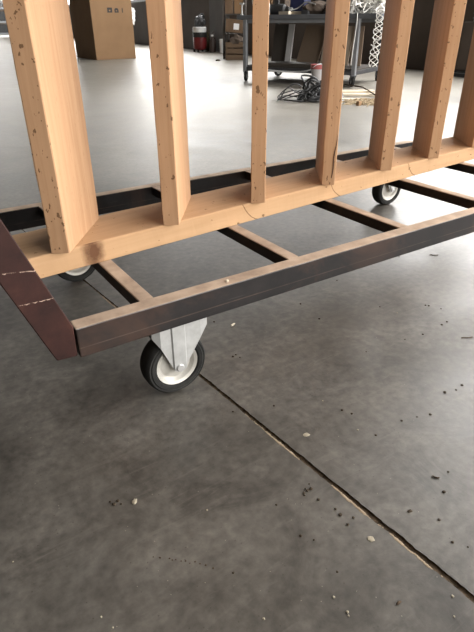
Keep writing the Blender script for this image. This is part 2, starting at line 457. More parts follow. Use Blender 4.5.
# a grey column on the wall
struct('trim_1', wall_seg('', 11.2, 12.15, 0, 1.3, M_wallpost, .02, .04), M_wallpost)
bm = BM(); box(bm, XL - .15, XL, YF, YB, 0, ZC); struct('wall_left', bm, M_plaster)
bm = BM(); box(bm, XL - .15, 10.2, YB, YB + .15, 0, 1.5); box(bm, XL - .15, 10.2, YB, YB + .15, 4.2, ZC); box(bm, XL - .15, .525, YB, YB + .15, 1.5, 4.2); struct('wall_back', bm, M_wall)
for i in range(2):  # unseen glowing windows, added so the left of the floor looks brighter
    x0, x1 = .525 + i * 4.8375, .525 + (i + 1) * 4.8375
    bm = BM(); box(bm, x0, x0 + .07, YB, YB + .1, 1.5, 4.2); box(bm, x1 - .07, x1, YB, YB + .1, 1.5, 4.2); box(bm, x0 + .07, x1 - .07, YB, YB + .1, 1.5, 1.58); box(bm, x0 + .07, x1 - .07, YB, YB + .1, 4.12, 4.2); box(bm, x0 + .07, x1 - .07, YB, YB + .1, 2.8, 2.86)
    f = struct('window_%d' % (i + 9), bm, M_frame)
    bm = BM(); box(bm, x0 + .07, x1 - .07, YB + .05, YB + .07, 1.58, 4.12); obj('pane', bm, M_pane, f)
bm = BM()
DX0, DX1, DZ = .6, 6.0-.75, 4.6
box(bm, XL - .15, DX0, YF - .15, YF, 0, ZC); box(bm, DX1, 6.6, YF - .15, YF, 0, ZC); box(bm, DX0, DX1, YF - .15, YF, DZ, ZC)
struct('wall_front', bm, M_plaster)
bm = BM(); box(bm, DX0, DX0 + .1, YF - .1, YF, 0, DZ); box(bm, DX1 - .1, DX1, YF - .1, YF, 0, DZ); box(bm, DX0 + .1, DX1 - .1, YF - .1, YF, DZ - .1, DZ)
struct('door_1', bm, M_frame)
bm = BM(); box(bm, XL - .15, 10.2, YF - .15, YB + .15, ZC, ZC + .1); struct('ceiling', bm, M_ceil)

# ------------------------------------------------------------------ light
w = bpy.data.worlds.new('world'); S.world = w; w.use_nodes = True
w.node_tree.nodes['Background'].inputs[0].default_value = (.80, .88, 1, 1)
w.node_tree.nodes['Background'].inputs[1].default_value = .6
def area(name, loc, rot, sx, sy, power, col=(1, 1, 1)):
    l = bpy.data.lights.new(name, 'AREA'); l.shape = 'RECTANGLE'; l.size = sx; l.size_y = sy; l.energy = power; l.color = col
    o = bpy.data.objects.new(name, l); COL.objects.link(o); o.location = loc; o.rotation_euler = rot; return o
area('door_daylight', ((DX0 + DX1) / 2, YF - .05, DZ / 2), (PI / 2, 0, 0), DX1 - DX0 - .2, DZ - .2, DOORP, (1.0, .97, .92))

# ------------------------------------------------------------------ steel trolley
X0, X1 = .165, 1.705
TZ, TB = .2141, .1616
FY0, FY1, RY0, RY1 = .704, .7346, 1.358, 1.3886
tr = thing('trolley', 'dark steel frame trolley on wheels carrying the slatted timber frame', 'trolley', (X0, FY0, 0))
bm = BM(); box(bm, X0, X1, FY0, FY1, TB, TZ, .0022, 2, 1); obj('side_rail', bm, [M_steel, M_dust], tr)
bm = BM(); box(bm, X0, X1, RY0, RY1, TB, TZ, .0022, 2, 1); obj('side_rail', bm, [M_steel, M_dust], tr)
for x in (.283, .599, .9154, 1.2302, 1.545):
    bm = BM(); box(bm, x, x + .027, FY1, RY0, TZ - .0252, TZ - .0003, .0015, 1, 1)
    obj('cross_bar', bm, [M_steel, M_dust], tr)
sl = -.356
def upright(y0, y1, flip=False):
    zt = 1.02
    pts = [(.1300, TB + .007), (.1610, TB + .005), (.1625, .219), (.1625 + sl * (zt - .219), zt), (.1265 + sl * (zt - .178), zt), (.1265, .1765)]
    if flip: pts = [(X0 + X1 - x, z) for x, z in pts][::-1]
    bm = BM(); prism(bm, pts, 'y', y0, y1, .0015)
    return bm
for y0, y1 in ((FY0, FY1), (RY0, RY1)):
    u = obj('end_upright', upright(y0, y1), M_oxide, tr); u['label'] = 'red-brown painted sloping upright'
for fl in (False,):
    xa = .14 + sl * (.99 - .2); xs = [xa - .02, xa + .015]
    if fl: xs = [X0 + X1 - xs[1], X0 + X1 - xs[0]]
    bm = BM(); box(bm, xs[0], xs[1], FY1, RY0, .965, 1.0, .002)
    obj('push_bar', bm, M_oxide, tr)

def caster(x, yc, parent):
    """fixed caster, axle along Y; the fork's plates front and rear"""
    c = bpy.data.objects.new('caster', None); COL.objects.link(c); c.parent = parent
    c.location = (x - X0, yc - FY0, 0); c.empty_display_size = .03
    R, az = .0625, .0625
    base = Matrix.Translation((x, yc, az)) @ Matrix.Rotation(PI / 2, 4, 'X')
    bm = BM()   # tyre
    prof = [(.043, -.017), (.046, -.0200), (.0525, -.0210), (.0545, -.0192), (.0575, -.0200), (.0605, -.0165), (R, -.009), (R, .009), (.0605, .0165), (.0575, .0200), (.0545, .0192), (.0525, .0210), (.046, .0200), (.043, .017)]
    lathe(bm, prof, 56, base, True); obj('tyre', bm, M_rubber, c, smooth=True)
    bm = BM()   # hub
    lathe(bm, [(0, -.020), (.012, -.020), (.014, -.012), (.031, -.009), (.037, -.0155), (.0425, -.0180), (.0432, -.014), (.0432, .014), (.0425, .0180), (.037, .0155), (.031, .009), (.014, .012), (.012, .020), (0, .020)], 48, base)
    obj('hub', bm, M_hub, c, smooth=False)
    bm = BM()   # fork: two pressed cheeks with a raised middle rib and folded wings, and a top plate
    cols = [(-.046, .0075, .134), (-.033, .0, .112), (-.0125, .0, .064), (-.0105, -.003, .058), (.002, -.003, .0515), (.0135, -.003, .058), (.0165, .0, .064), (.048, .0, .112), (.066, .0075, .130)]
    for sgn in (-1, 1):
        t = bmesh.new(); yy = .0262; top = TB - .0035; G = []
        for th in (0, -.0026):
            row = []
            for xx, dy, zb in cols:
                col = []
                for k in range(5):
                    z = zb + (top - zb) * k / 4
                    tp = min(1, (z - .05) / .06)
                    col.append(t.verts.new((x + xx, yc + sgn * (yy - dy + th), z)))
                row.append(col)
            G.append(row)
        n = len(cols)
        for s_ in (0, 1):
            for i in range(n - 1):
                for k in range(4): t.faces.new((G[s_][i][k], G[s_][i + 1][k], G[s_][i + 1][k + 1], G[s_][i][k + 1]))
        for i in range(n - 1):
            for k in (0, 4): t.faces.new((G[0][i][k], G[0][i + 1][k], G[1][i + 1][k], G[1][i][k]))
        for i in (0, n - 1):
            for k in range(4): t.faces.new((G[0][i][k], G[0][i][k + 1], G[1][i][k + 1], G[1][i][k]))
        bmesh.ops.recalc_face_normals(t, faces=t.faces)
        merge(bm, t)
    box(bm, x - .048, x + .068, yc - .030, yc + .030, TB - .0045, TB - .0002, .001)
    obj('fork', bm, M_zinc, c)
    bm = BM()   # axle bolt with nut on both ends
    ax = Matrix.Translation((x, yc, az)) @ Matrix.Rotation(PI / 2, 4, 'X')
    lathe(bm, [(0, -.0325), (.0062, -.0325), (.0076, -.0312), (.0076, -.0295), (.0045, -.0293), (.0045, .0293), (.0076, .0295), (.0076, .0312), (.0062, .0325), (0, .0325)], 24, ax)
    obj('axle_bolt', bm, M_bolt, c)
    return c
CFY, CRY = .752, 1.338
caster(.344, CFY, tr); caster(1.548, CFY, tr); caster(.345, CRY, tr); caster(1.556, CRY, tr)

# ------------------------------------------------------------------ timber frame
TH = math.radians(5.252); D, RH = .1420, .0426
fr = thing('slatted_timber_frame', 'light pine frame of angled slats standing on the steel trolley', 'timber frame', (0, .899, TZ), TH)
FM = W(fr)
bm = BM(); nx = 150; xa, xb = .125, 1.80; NYZ = [(0, .0015), (.0015, 0), (D - .0015, 0), (D, .0015), (D, RH - .0015), (D - .0015, RH), (.0022, RH), (0, RH - .0022)]
rings = []
for i in range(nx + 1):
    x = xa + (xb - xa) * i / nx
    rg = []
    for j, (yy, zz) in enumerate(NYZ):
        k = .0007 * mnoise.noise(Vector((x * 14, j * 3.7, 0))) + .0005 * mnoise.noise(Vector((x * 45, j * 5.1, 3)))
        rg.append(bm.verts.new((x, yy + (k if 2 < j or j < 2 else 0), zz + (k if j in (4, 5, 6, 7) else 0) * .5)))
    rings.append(rg)
for a, b in zip(rings, rings[1:]):
    for j in range(8): bm.faces.new((a[j], a[(j + 1) % 8], b[(j + 1) % 8], b[j]))
bm.faces.new(rings[0]); bm.faces.new(rings[-1][::-1])
obj('bottom_rail', bm, M_rail, fr, True)
PX = [.1968, .4312, .6648, .8969, 1.1283, 1.3553, 1.5976]
PH, PS, PW, PD, PT = math.radians(-29.0), math.radians(35.97), .0332, .192, 1.46
Rinv = FM.inverted()
def slat(i, px):
    """rectangular slat turned on plan, standing on the rail"""
    e = Vector((math.cos(PH), math.sin(PH), 0)); d = Vector((math.sin(PS), math.cos(PS), 0))
    s = math.tan(TH); o = Vector((px, .899 + s * px, TZ + RH))
    t = bmesh.new(); rings = []; nz = 70; r3 = random.Random(i * 7 + 3)
    plan = [(0, .0), (.25, 0), (.5, 0), (.75, 0), (1, 0)]
    c = .0014
    loop = [(c, 0), (PW / 2, 0), (PW - c, 0), (PW, c), (PW, PD / 2), (PW, PD - c), (PW - c, PD), (c, PD), (0, PD - c), (0, PD / 2), (0, c)]
    for k in range(nz + 1):
        z = (PT - TZ - RH) * k / nz
        rg = []
        for j, (u, v) in enumerate(loop):
            q = .0009 * mnoise.noise(Vector((z * 16, j * 3.3, i * 9.1))) + .0012 * mnoise.noise(Vector((z * 3, j * .2, i * 4.7)))
            uu = u + (q if j < 4 or j > 9 else q * .3); vv = v + q * .6
            rg.append(t.verts.new(o + e * uu + d * vv + Vector((0, 0, z))))
        rings.append(rg)
    n = len(loop)
    for a, b in zip(rings, rings[1:]):
        for j in range(n): t.faces.new((a[j], a[(j + 1) % n], b[(j + 1) % n], b[j]))
    t.faces.new(rings[0]); t.faces.new(rings[-1][::-1])
    return t
posts = []
for i, px in enumerate(PX):
    t = slat(i, px)
    # own origin so that each slat's grain differs
    p = obj('slat', t, M_post, fr)
    off = Vector((px, 0, -.7 * (i % 4) - .13 * i))
    p.data.transform(Matrix.Translation(-off)); p.location = off
    posts.append(p)
# the long split down the right edge of the fourth slat
e = Vector((math.cos(PH), math.sin(PH), 0)); nrm = Vector((math.sin(PH), -math.cos(PH), 0))
o4 = Vector((PX[3], .899 + math.tan(TH) * PX[3], TZ + RH)); bm = BM(); pts = []
for k in range(14):
    f = k / 13; z = .018 + .105 * f
    pts.append(o4 + e * (.0235 + .0065 * f + .0012 * math.sin(f * 9)) + nrm * .0006 + Vector((0, 0, z)))
tube(bm, pts, [.0004 + .0011 * math.sin(PI * min(1, k / 13 * .9 + .1)) for k in range(14)], 5)
obj('split', bm, M_crack, posts[3])
bm = BM(); box(bm, xa, xb, 0, D, PT - TZ, PT - TZ + RH, .002); obj('top_rail', bm, M_rail, fr, True)

# ------------------------------------------------------------------ litter on the floor
r4 = random.Random(21)
def crumb(name, x, y, r, m, label, group=None, sq=(1, 1, .6), cat='crumb', z=0):
    bm = BM(); blob(bm, (0, 0, 0), r, r4.random() * 90, 2, .55, 1.7, sq, None, Matrix.Rotation(r4.random() * 6.28, 4, 'Z'))
    zmin = min(v.co.z for v in bm.verts)
    for v in bm.verts: v.co.z = max(0, v.co.z - zmin * .6)
    o = obj(name, bm, m, local=True); o.location = (x, y, z); return tag(o, label, cat, group)
DARK= [(0.391, 0.414), (0.384, 0.409), (0.391, 0.409), (0.382, 0.405), (0.394, 0.387), (0.336, 0.414), (0.402, 0.349), (0.399, 0.331), (0.414, 0.335), (0.403, 0.36), (0.343, 0.338), (0.332, 0.353), (0.337, 0.285), (0.134, 0.555), (0.137, 0.547), (0.144, 0.55), (0.146, 0.542), (0.224, 0.358), (0.469, 0.598), (0.397, 0.626), (0.402, 0.418), (0.398, 0.409), (0.567, 0.438), (0.633, 0.439), (0.664, 0.431), (0.689, 0.422), (0.6, 0.316), (0.565, 0.519), (0.573, 0.502), (0.764, 0.449), (0.811, 0.445), (0.789, 0.442), (0.764, 0.881), (0.537, 0.925), (0.753, 0.797), (0.503, 0.779), (0.505, 0.766), (0.494, 0.776), (0.917, 0.759), (1.017, 0.701), (1.022, 0.695), (0.993, 0.619), (0.971, 0.617), (0.85, 0.621), (0.9, 0.613), (0.933, 0.931), (0.513, 0.265), (0.561, 0.294), (0.509, 0.215), (0.498, 0.231), (1.2, 0.949), (1.034, 0.668), (0.742, 0.633)]
PALE= [(0.31, 0.262), (0.222, 0.288), (0.311, 0.239), (0.309, 0.235), (0.433, 0.182), (0.413, 0.165), (0.068, 0.377), (0.246, 0.462), (0.554, 0.559), (0.551, 0.465), (0.929, 0.714), (-0.01, 0.532), (0.061, 0.397)]
SER= [(0.148, 0.436), (0.155, 0.43), (0.165, 0.422), (0.167, 0.418), (0.171, 0.416), (0.176, 0.41), (0.181, 0.407), (0.184, 0.401), (0.191, 0.399), (0.195, 0.393), (0.2, 0.387), (0.206, 0.378)]
SPEC= {'disc': (0.409, 0.296), 'flake': (0.49, 0.298), 'flake2': (0.371, 0.213), 'paleL': (0.164, 0.535), 'oval': (0.469, 0.505), 'twig': (0.574, 0.319), 'twig2': (0.97, 0.548), 'twig3': (1.296, 0.898), 'chip': (0.566, 0.888)}
for x, y in DARK:
    side = 'right' if x > jx(y) else 'left'
    crumb('dirt_crumb', x, y, r4.uniform(.0012, .0026), M_crumb, 'small dark crumb of dirt on the concrete %s of the floor joint' % side, 'dark crumbs %s of the joint' % side)
for x, y in PALE:
    side = 'right' if x > jx(y) else 'left'
    crumb('pale_crumb', x, y, r4.uniform(.0010, .0019), M_chip, 'tiny pale crumb on the concrete %s of the floor joint' % side, 'pale crumbs %s of the joint' % side)
for x, y in SER:
    crumb('rust_crumb', x, y, r4.uniform(.0007, .0013), M_twigm, 'tiny brown flake in a short row on the near concrete', 'row of brown flakes')
crumb('pale_disc', *SPEC['disc'], .0045, M_chip, 'round flat pale chip just left of the floor joint', None, (1, 1, .18), 'chip')
crumb('pale_disc', *SPEC['oval'], .0048, M_chip, 'oval flat pale chip right of the floor joint', None, (1.25, .9, .12), 'chip')
crumb('pale_disc', *SPEC['paleL'], .0048, M_chip, 'cream flake beside dark crumbs below the front wheel', None, (1.1, .8, .35), 'chip')
crumb('dirt_flake', *SPEC['flake'], 0.0034, M_crumb, 'dark flake right of the near end of the floor joint', None, (1.3, .6, .3), 'flake')
crumb('dirt_flake', *SPEC['flake2'], .0028, M_twigm, 'brown flake left of the floor joint near the bottom edge', None, (1.3, .7, .4), 'flake')
crumb('wood_chip', *SPEC['chip'], .0055, M_offcut, 'pale wood chip on the floor right of the front wheel', None, (.5, 1.3, .4), 'wood chip')
crumb('wood_chip', .4456, .7170, .0048, M_offcut, 'pale wood chip lying on the dusty top of the front rail', None, (1.3, .6, .35), 'wood chip', TZ)
for nm, lab, ln, a in (('twig', 'short dark sliver right of the floor joint on the bright concrete', .012, -.9), ('twig2', 'longer dark twig at the right edge of the near concrete', .026, -.5), ('twig3', 'thin dark twig on the floor behind the front rail', .026, -.7)):
    x, y = SPEC[nm]; bm = BM()
    pts = [(math.cos(a) * ln * (k / 5 - .5), math.sin(a) * ln * (k / 5 - .5) + .0015 * math.sin(k * 1.7), .0012 + .0005 * (k % 2)) for k in range(6)]
    tube(bm, pts, .0011, 5); o = obj('twig', bm, M_twigm, local=True); o.location = (x, y, 0); tag(o, lab, 'twig')

# ------------------------------------------------------------------ tall carton, left
ca = 0.0
ct = thing('carton', 'tall brown cardboard carton with black handling marks, far left', 'carton', (3.78, 10.60, 0), ca)
bm = BM(); box(bm, 0, .80, 0, 1.15, 0, 1.12, .006, 2); obj('carton_body', bm, M_card, ct, True)
bm = BM(); box(bm, .33, .40, -.0015, 1.1515, 1.02, 1.1212); box(bm, .33, .40, 0, 1.15, 1.1195, 1.1215); obj('tape', bm, M_tape, ct, True)
def pict(ox):   # a printed pictogram square with a lighter glass/umbrella cut, and an arrow
    pass
bm = BM(); zb = .775; yk = -.0012
def inkbox(x0, x1, z0, z1): box(bm, x0, x1, yk, .0005, z0, z1)
x = .315                                # first mark: a squat parcel with handles
inkbox(x, x + .034, zb, zb + .080); inkbox(x + .062, x + .096, zb, zb + .080); inkbox(x + .034, x + .062, zb + .046, zb + .080); inkbox(x + .034, x + .062, zb, zb + .022)
obj('handling_mark', bm, M_ink, ct, True); bm = BM()
x = .455                                # second mark: rounded pot
prism(bm, [(x, zb), (x + .08, zb), (x + .08, zb + .05), (x + .062, zb + .072), (x + .018, zb + .072), (x, zb + .05), (x, zb + .02), (x + .02, zb + .02), (x + .02, zb + .046), (x + .03, zb + .054), (x + .05, zb + .054), (x + .06, zb + .046), (x + .06, zb + .02), (x, zb + .02)][:6], 'y', yk, .0005)
obj('handling_mark', bm, M_ink, ct, True); bm = BM()
x = .595                                # upward arrow
inkbox(x + .006, x + .024, zb, zb + .055)
prism(bm, [(x, zb + .055), (x + .030, zb + .055), (x + .015, zb + .080)], 'y', yk, .0005)
obj('handling_mark', bm, M_ink, ct, True)
bm = BM(); x = .455; box(bm, x + .026, x + .052, -.0017, .0005, zb + .022, zb + .036); o = obj('mark_gap', bm, M_card, ct, True)
# white bag stuck against the carton's right side
bm = BM(); T = W(ct)
blob(bm, (.90, .30, .77), .13, 3.0, 3, .55, 2.4, (.62, .6, .95), None, T)
blob(bm, (.91, .30, .66), .085, 8.0, 3, .6, 2.8, (.75, .6, 1.0), None, T)
for dx in (-.04, .05): tube(bm, smoothpts([T @ Vector((.87, .30 + dx, .86)), T @ Vector((.832, .30 + dx, 1.0)), T @ Vector((.818, .30 + dx, 1.10)), T @ Vector((.80, .30 + dx, 1.128)), T @ Vector((.72, .30 + dx, 1.127))]), .010, 6)
o = obj('plastic_bag', bm, M_whitepl, loc=tuple(T @ Vector((.87, .30, .75)))); tag(o, 'crumpled white plastic bag hanging over the right side of the tall carton', 'bag')

# ------------------------------------------------------------------ distant rack, upper left corner
rk = thing('storage_rack', 'far grey rack seen past the leftmost slat', 'rack', (6.0, 30.4, 0))
bm = BM()
for x in (0, 2.4):
    for y in (0, .9):
        bm = BM(); box(bm, x, x + .08, y, y + .08, 0, 2.6); obj('rack_upright', bm, M_rack, rk, True)
for z in (.12, .62, 1.2, 2.0):
    bm = BM(); box(bm, -.02, 2.5, -.03, 1.0, z, z + .09); obj('shelf', bm, M_rack, rk, True)
for z, h in ((.21, .36), (.71, .40)):
    for k in range(2):
        bm = BM(); box(bm, .14 + 1.14 * k, 1.2 + 1.14 * k, .05, .9, z, z + h, .02, 1)
        o = obj('dark_bin', bm, M_black, loc=None); o.data.transform(W(rk)); tag(o, 'black bin on the %s shelf of the far grey rack' % ('lowest' if z < .5 else 'second'), 'bin', 'black bins on the far rack')
bm = BM(); blob(bm, (1.25, .5, 1.62), .42, 4, 3, .25, 1.5, (2.3, .85, .8), 1.29 - 1.62)
o = obj('white_sack', bm, M_whitepl); o.data.transform(W(rk)); tag(o, 'white sack lying on the far grey rack', 'sack')

# ------------------------------------------------------------------ row of containers along the wall
mc = thing('canister_vacuum', 'red-bodied machine with white band and dark motor top by the brown wall', 'vacuum cleaner', (6.80, 11.95, 0))
bm = BM(); lathe(bm, [(0, .05), (.13, .05), (.155, .08), (.16, .20), (.155, .30), (.150, .31), (0, .31)], 28); obj('tank', bm, M_red, mc, True, smooth=True)
bm = BM(); lathe(bm, [(0, .305), (.162, .305), (.166, .32), (.166, .39), (.158, .405), (0, .405)], 28); obj('rim', bm, M_black, mc, True)
bm = BM(); lathe(bm, [(0, .40), (.150, .40), (.156, .42), (.156, .50), (.148, .515), (0, .515)], 28); obj('band', bm, M_whitepl, mc, True)
bm = BM(); blob(bm, (.02, 0, .62), .12, 5, 3, .35, 2.0, (1.0, 1, 1.05)); box(bm, -.11, -.03, -.05, .05, .51, .66, .015, 2); tube(bm, smoothpts([(-.10, -.02, .60), (-.03, -.05, .74), (.07, -.04, .77), (.13, 0, .70)]), .014, 8)
obj('motor_head', bm, M_dark, mc, True)
for sx, sy in ((-1, -1), (1, -1), (-1, 1), (1, 1)):
    bm = BM(); box(bm, sx * .11 - .02, sx * .11 + .02, sy * .09 - .02, sy * .09 + .02, 0, .055, .008, 2); obj('foot', bm, M_black, mc, True)
def bottle(name, loc, r, h, m, label, cap=None, cat='bottle'):
    b = thing(name, label, cat, loc)
    bm = BM(); lathe(bm, [(0, 0), (r * .95, 0), (r, h * .03), (r, h * .58), (r * .85, h * .68), (r * .36, h * .80), (r * .34, h * .92), (0, h * .92)], 22); obj('bottle_body', bm, m, b, True, smooth=True)
    bm = BM(); lathe(bm, [(0, h * .90), (r * .42, h * .90), (r * .42, h), (0, h)], 16); obj('cap', bm, cap or m, b, True)
bottle('bottle', (7.03, 12.0, 0), .075, .40, M_olive, 'squat olive bottle right of the red machine')
bottle('bottle', (6.90, 11.56, 0), .070, .36, M_brown, 'dark bottle with a white cap between olive bottle and white tub', M_whitepl)
bottle('bottle', (7.04, 11.74, 0), .060, .42, M_brown, 'taller dark bottle behind the white-capped bottle')
b = thing('tub', 'white plastic tub at the end of the bottle row by the wall', 'tub', (6.95, 11.22, 0))
bm = BM(); lathe(bm, [(0, 0), (.052, 0), (.062, .26), (.064, .265), (.064, .28), (.056, .28), (.054, .02), (0, .02)], 24); obj('tub_body', bm, M_whitepl, b, True, smooth=True)
for x, y, lab in ((5.42, 8.9, 'dark scrap on the bright floor in front of the slatted crate'), (4.72, 9.2, 'dark scrap on the bright floor right of the second slat')):
    crumb('dark_scrap', x, y, .035, M_crumb, lab, None, (1.5, 1, .5), 'scrap')

# crate, bag and cartons at the wall
cr = thing('wooden_crate', 'slatted brown wooden crate with hand slot beside the workbench', 'crate', (5.66, 9.02, 0), -.62)
T = W(cr)
for zz in (.0, .10, .20):
    bm = BM(); box(bm, 0, .36, 0, .016, zz + .005, zz + .088, .002) if zz != .20 else prism(bm, [(0, .205), (.36, .205), (.36, .29), (.25, .29), (.235, .262), (.125, .262), (.11, .29), (0, .29)], 'y', 0, .016)
    obj('slat', bm, M_crate, cr, True)
bm = BM(); box(bm, 0, .36, .284, .30, .005, .29); obj('back_panel', bm, M_crate, cr, True)
for xx in (0, .344):
    bm = BM(); box(bm, xx, xx + .016, .016, .284, .005, .29); obj('side_panel', bm, M_crate, cr, True)
bm = BM(); box(bm, .016, .344, .016, .284, 0, .012); obj('crate_floor', bm, M_crate, cr, True)
bm = BM(); blob(bm, (.19, .15, .27), .16, 6, 3, .35, 1.8, (.95, .72, .95), .013 - .27, T)
o = obj('sack', bm, M_cloth, loc=tuple(T @ Vector((.19, .15, .013)))); tag(o, 'dark crumpled sack stuffed in the slatted crate', 'sack')
# shelf unit behind the crate
su = thing('shelf_unit', 'dark shelf unit behind the slatted crate holding cartons', 'shelf unit', (5.74, 9.46, 0), -.62)
for xx in (.12, .52):
    bm = BM(); box(bm, xx, xx + .03, 0, .40, 0, 1.25); obj('side_panel', bm, M_boardC, su, True)
for z in (.40, .72):
    bm = BM(); box(bm, .15, .52, 0, .40, z, z + .022); obj('shelf', bm, M_boardC, su, True)
T2 = W(su)
def carton(name, x0, x1, y0, y1, z0, z1, m, label, rx=0, lab=None):
    c = thing(name, label, 'carton', tuple(T2 @ Vector(((x0 + x1) / 2, (y0 + y1) / 2, z0))), -.62)
    bm = BM(); box(bm, (x0 - x1) / 2, (x1 - x0) / 2, (y0 - y1) / 2, (y1 - y0) / 2, 0, z1 - z0, .006, 2, None, Matrix.Rotation(rx, 4, 'Y') if rx else None)
    zm = min(v.co.z for v in bm.verts)
    for v in bm.verts: v.co.z -= zm
    obj('carton_body', bm, m, c, True)
    if lab:
        bm = BM(); box(bm, lab[0], lab[1], (y0 - y1) / 2 - .002, (y0 - y1) / 2 + .004, lab[2] , lab[3], 0, 1, None, Matrix.Translation((0, 0, -zm)) @ (Matrix.Rotation(rx, 4, 'Y') if rx else Matrix.Identity(4))); l = obj('paper_label', bm, M_whitepl, c, True); l['label'] = 'white torn label'
carton('carton', .165, .505, -.06, .30, .422, .635, M_card2, 'brown carton with white label above the slatted crate', .10, (-.02, .08, .05, .15))
carton('carton', .165, .31, .02, .32, .742, 1.06, M_card2, 'narrow brown carton on the top shelf above the crate')
carton('carton', .335, .50, .05, .35, .742, .98, M_card, 'squarer tan carton on the top shelf above the crate')

# ------------------------------------------------------------------ workbench on casters
bu = math.atan2(-.915, .40)
BO = (3.80, 5.62, 0)
wb = thing('workbench', 'grey steel workbench on casters along the wall', 'workbench', BO, bu)
TB_ = W(wb)
def B(x, y, z): return TB_ @ Vector((x, y, z))
BL, BD = 1.35, .74
bm = BM(); box(bm, -.10, BL + .25, -.03, BD + .06, .636, .680, .004); obj('worktop', bm, M_bench, wb, True)
bm = BM(); box(bm, .02, BL - .02, -.005, .03, .600, .635, .003); box(bm, .02, BL - .02, BD - .03, BD, .600, .635, .003); obj('top_rail', bm, M_benchleg, wb, True)
for x in (0, BL):
    for y in (0, BD):
        bm = BM(); box(bm, x - .022, x + .022, y - .022, y + .022, .115, .636, .003); obj('leg', bm, M_benchleg if y == 0 else M_dark, wb, True)
for y in (0, BD):
    bm = BM(); box(bm, .023, BL - .023, y - .02, y + .02, .1155, .158, .003); obj('bottom_rail', bm, M_dark, wb, True)
for x in (0, BL):
    bm = BM(); box(bm, x - .02, x + .02, .023, BD - .023, .1155, .158, .003); obj('end_rail', bm, M_dark, wb, True)
bm = BM(); box(bm, -.015, BL + .015, .005, BD, .1585, .172, .002); obj('bottom_shelf', bm, M_boardC, wb, True)
def bench_castor(x, y, a):
    c = bpy.data.objects.new('caster', None); COL.objects.link(c); c.parent = wb; c.location = (x, y, 0); c.rotation_euler = (0, 0, a)
    bm = BM(); M_ = Matrix.Translation((.03, 0, .054)) @ Matrix.Rotation(PI / 2, 4, 'X')
    lathe(bm, [(.028, -.014), (.049, -.016), (.054, -.009), (.054, .009), (.049, .016), (.028, .014)], 28, M_, True); obj('tyre', bm, M_rubber, c, True, smooth=True)
    bm = BM(); lathe(bm, [(0, -.012), (.0285, -.012), (.0285, .012), (0, .012)], 24, M_); obj('hub', bm, M_zinc, c, True)
    bm = BM()
    for s_ in (-1, 1): prism(bm, [(-.025, .110), (.036, .110), (.042, .052), (.024, .044)], 'y', s_ * .021 - .0015, s_ * .021 + .0015)
    box(bm, -.030, .040, -.028, .028, .1085, .1145); obj('fork', bm, M_bench, c, True)
bench_castor(0, 0, 1.9); bench_castor(BL, 0, 2.3); bench_castor(BL, BD, 2.0); bench_castor(0, BD, 1.0)

def lean(name, x0, x1, y0, th, h, ang, m, label, top_shift=0.0):
    """board standing on the bench's lower shelf, leaning back"""
    bm = BM(); t = bmesh.new()
    prism(t, [(x0, 0), (x1, 0), (x1 + top_shift, h), (x0 + top_shift, h)], 'y', 0, th, .001)
    M_ = TB_ @ Matrix.Translation((0, y0, .173 + th * math.sin(ang))) @ Matrix.Rotation(-ang, 4, 'X')
    merge(bm, t, M_)
    loc = tuple(B((x0 + x1) / 2, y0, .173)); o = obj(name, bm, m, loc=loc); return tag(o, label, 'board')
lean('board', .76, 1.10, .42, .018, .40, .22, M_boardB, 'wide tan board leaning on the lower shelf of the workbench')
lean('board', .42, .70, .46, .016, .41, .22, M_boardA, 'brown board leaning behind the third slat on the bench shelf', .08)
lean('board', .30, .375, .40, .016, .42, .20, M_boardD, 'narrow pale grey board upright on the bench shelf')
lean('board', .08, .27, .46, .016, .42, .20, M_boardC, 'nearly black board leaning at the left of the bench shelf')
lean('board', 1.13, 1.26, .40, .018, .40, .22, M_boardA, 'brown board leaning beside the right leg of the workbench', -.03)
bm = BM(); box(bm, .20, 1.10, .02, .30, .1725, .205, .003, 1, None, TB_); o = obj('board', bm, M_boardC, loc=tuple(B(.6, .1, .1725))); tag(o, 'dark board lying flat on the lower shelf of the workbench', 'board')
bm = BM(); tube(bm, [B(*p) for p in smoothpts([(.18, -.035, .14), (.5, -.035, .125), (.78, -.04, .133), (.92, -.06, .18), (.97, -.07, .215)])], .008, 8)
for x in (.18,): pass
o = obj('pale_hose', bm, M_whitepl, loc=tuple(B(.6, -.04, .15))); tag(o, 'pale hose hooked along the front rail of the lower shelf', 'hose')

# clutter on the worktop
ZT = .680
def on(x, y, z=ZT): return tuple(B(x, y, z))
bm = BM(); box(bm, -.09, .10, .40, .66, ZT, ZT + .24, .006, 1, None, TB_); o = obj('carton', bm, M_card, loc=on(0, .5)); tag(o, 'tan carton at the left end of the workbench top', 'carton')
bm = BM(); prism(bm, [(-.02, ZT), (.07, ZT), (.02, ZT + .18), (-.05, ZT + .22)], 'y', .20, .215, .002, None, TB_); o = obj('white_sheet', bm, M_whitepl, loc=on(.0, .2)); tag(o, 'slanted white sheet standing before the tan carton on the workbench', 'sheet')
bm = BM(); box(bm, -.085, -.06, .02, .05, ZT, ZT + .012, .001, 1, None, TB_); box(bm, -.078, -.066, .03, .042, ZT + .012, ZT + .12, .001, 1, None, TB_); box(bm, -.10, -.045, .028, .044, ZT + .105, ZT + .122, .002, 1, None, TB_)
o = obj('clamp', bm, M_zinc, loc=on(-.07, .03)); tag(o, 'small pale clamp at the left front corner of the workbench', 'clamp')
tool = thing('power_drill', 'black power tool lying among clutter on the workbench', 'power tool', on(.34, .16), bu)
bm = BM(); M_ = Matrix.Translation((0, 0, .055)) @ Matrix.Rotation(PI / 2, 4, 'Y'); lathe(bm, [(0, -.11), (.035, -.11), (.05, -.09), (.054, 0), (.045, .07), (.025, .09), (.022, .13), (0, .13)], 20, M_); obj('motor_body', bm, M_black, tool, True, smooth=True)
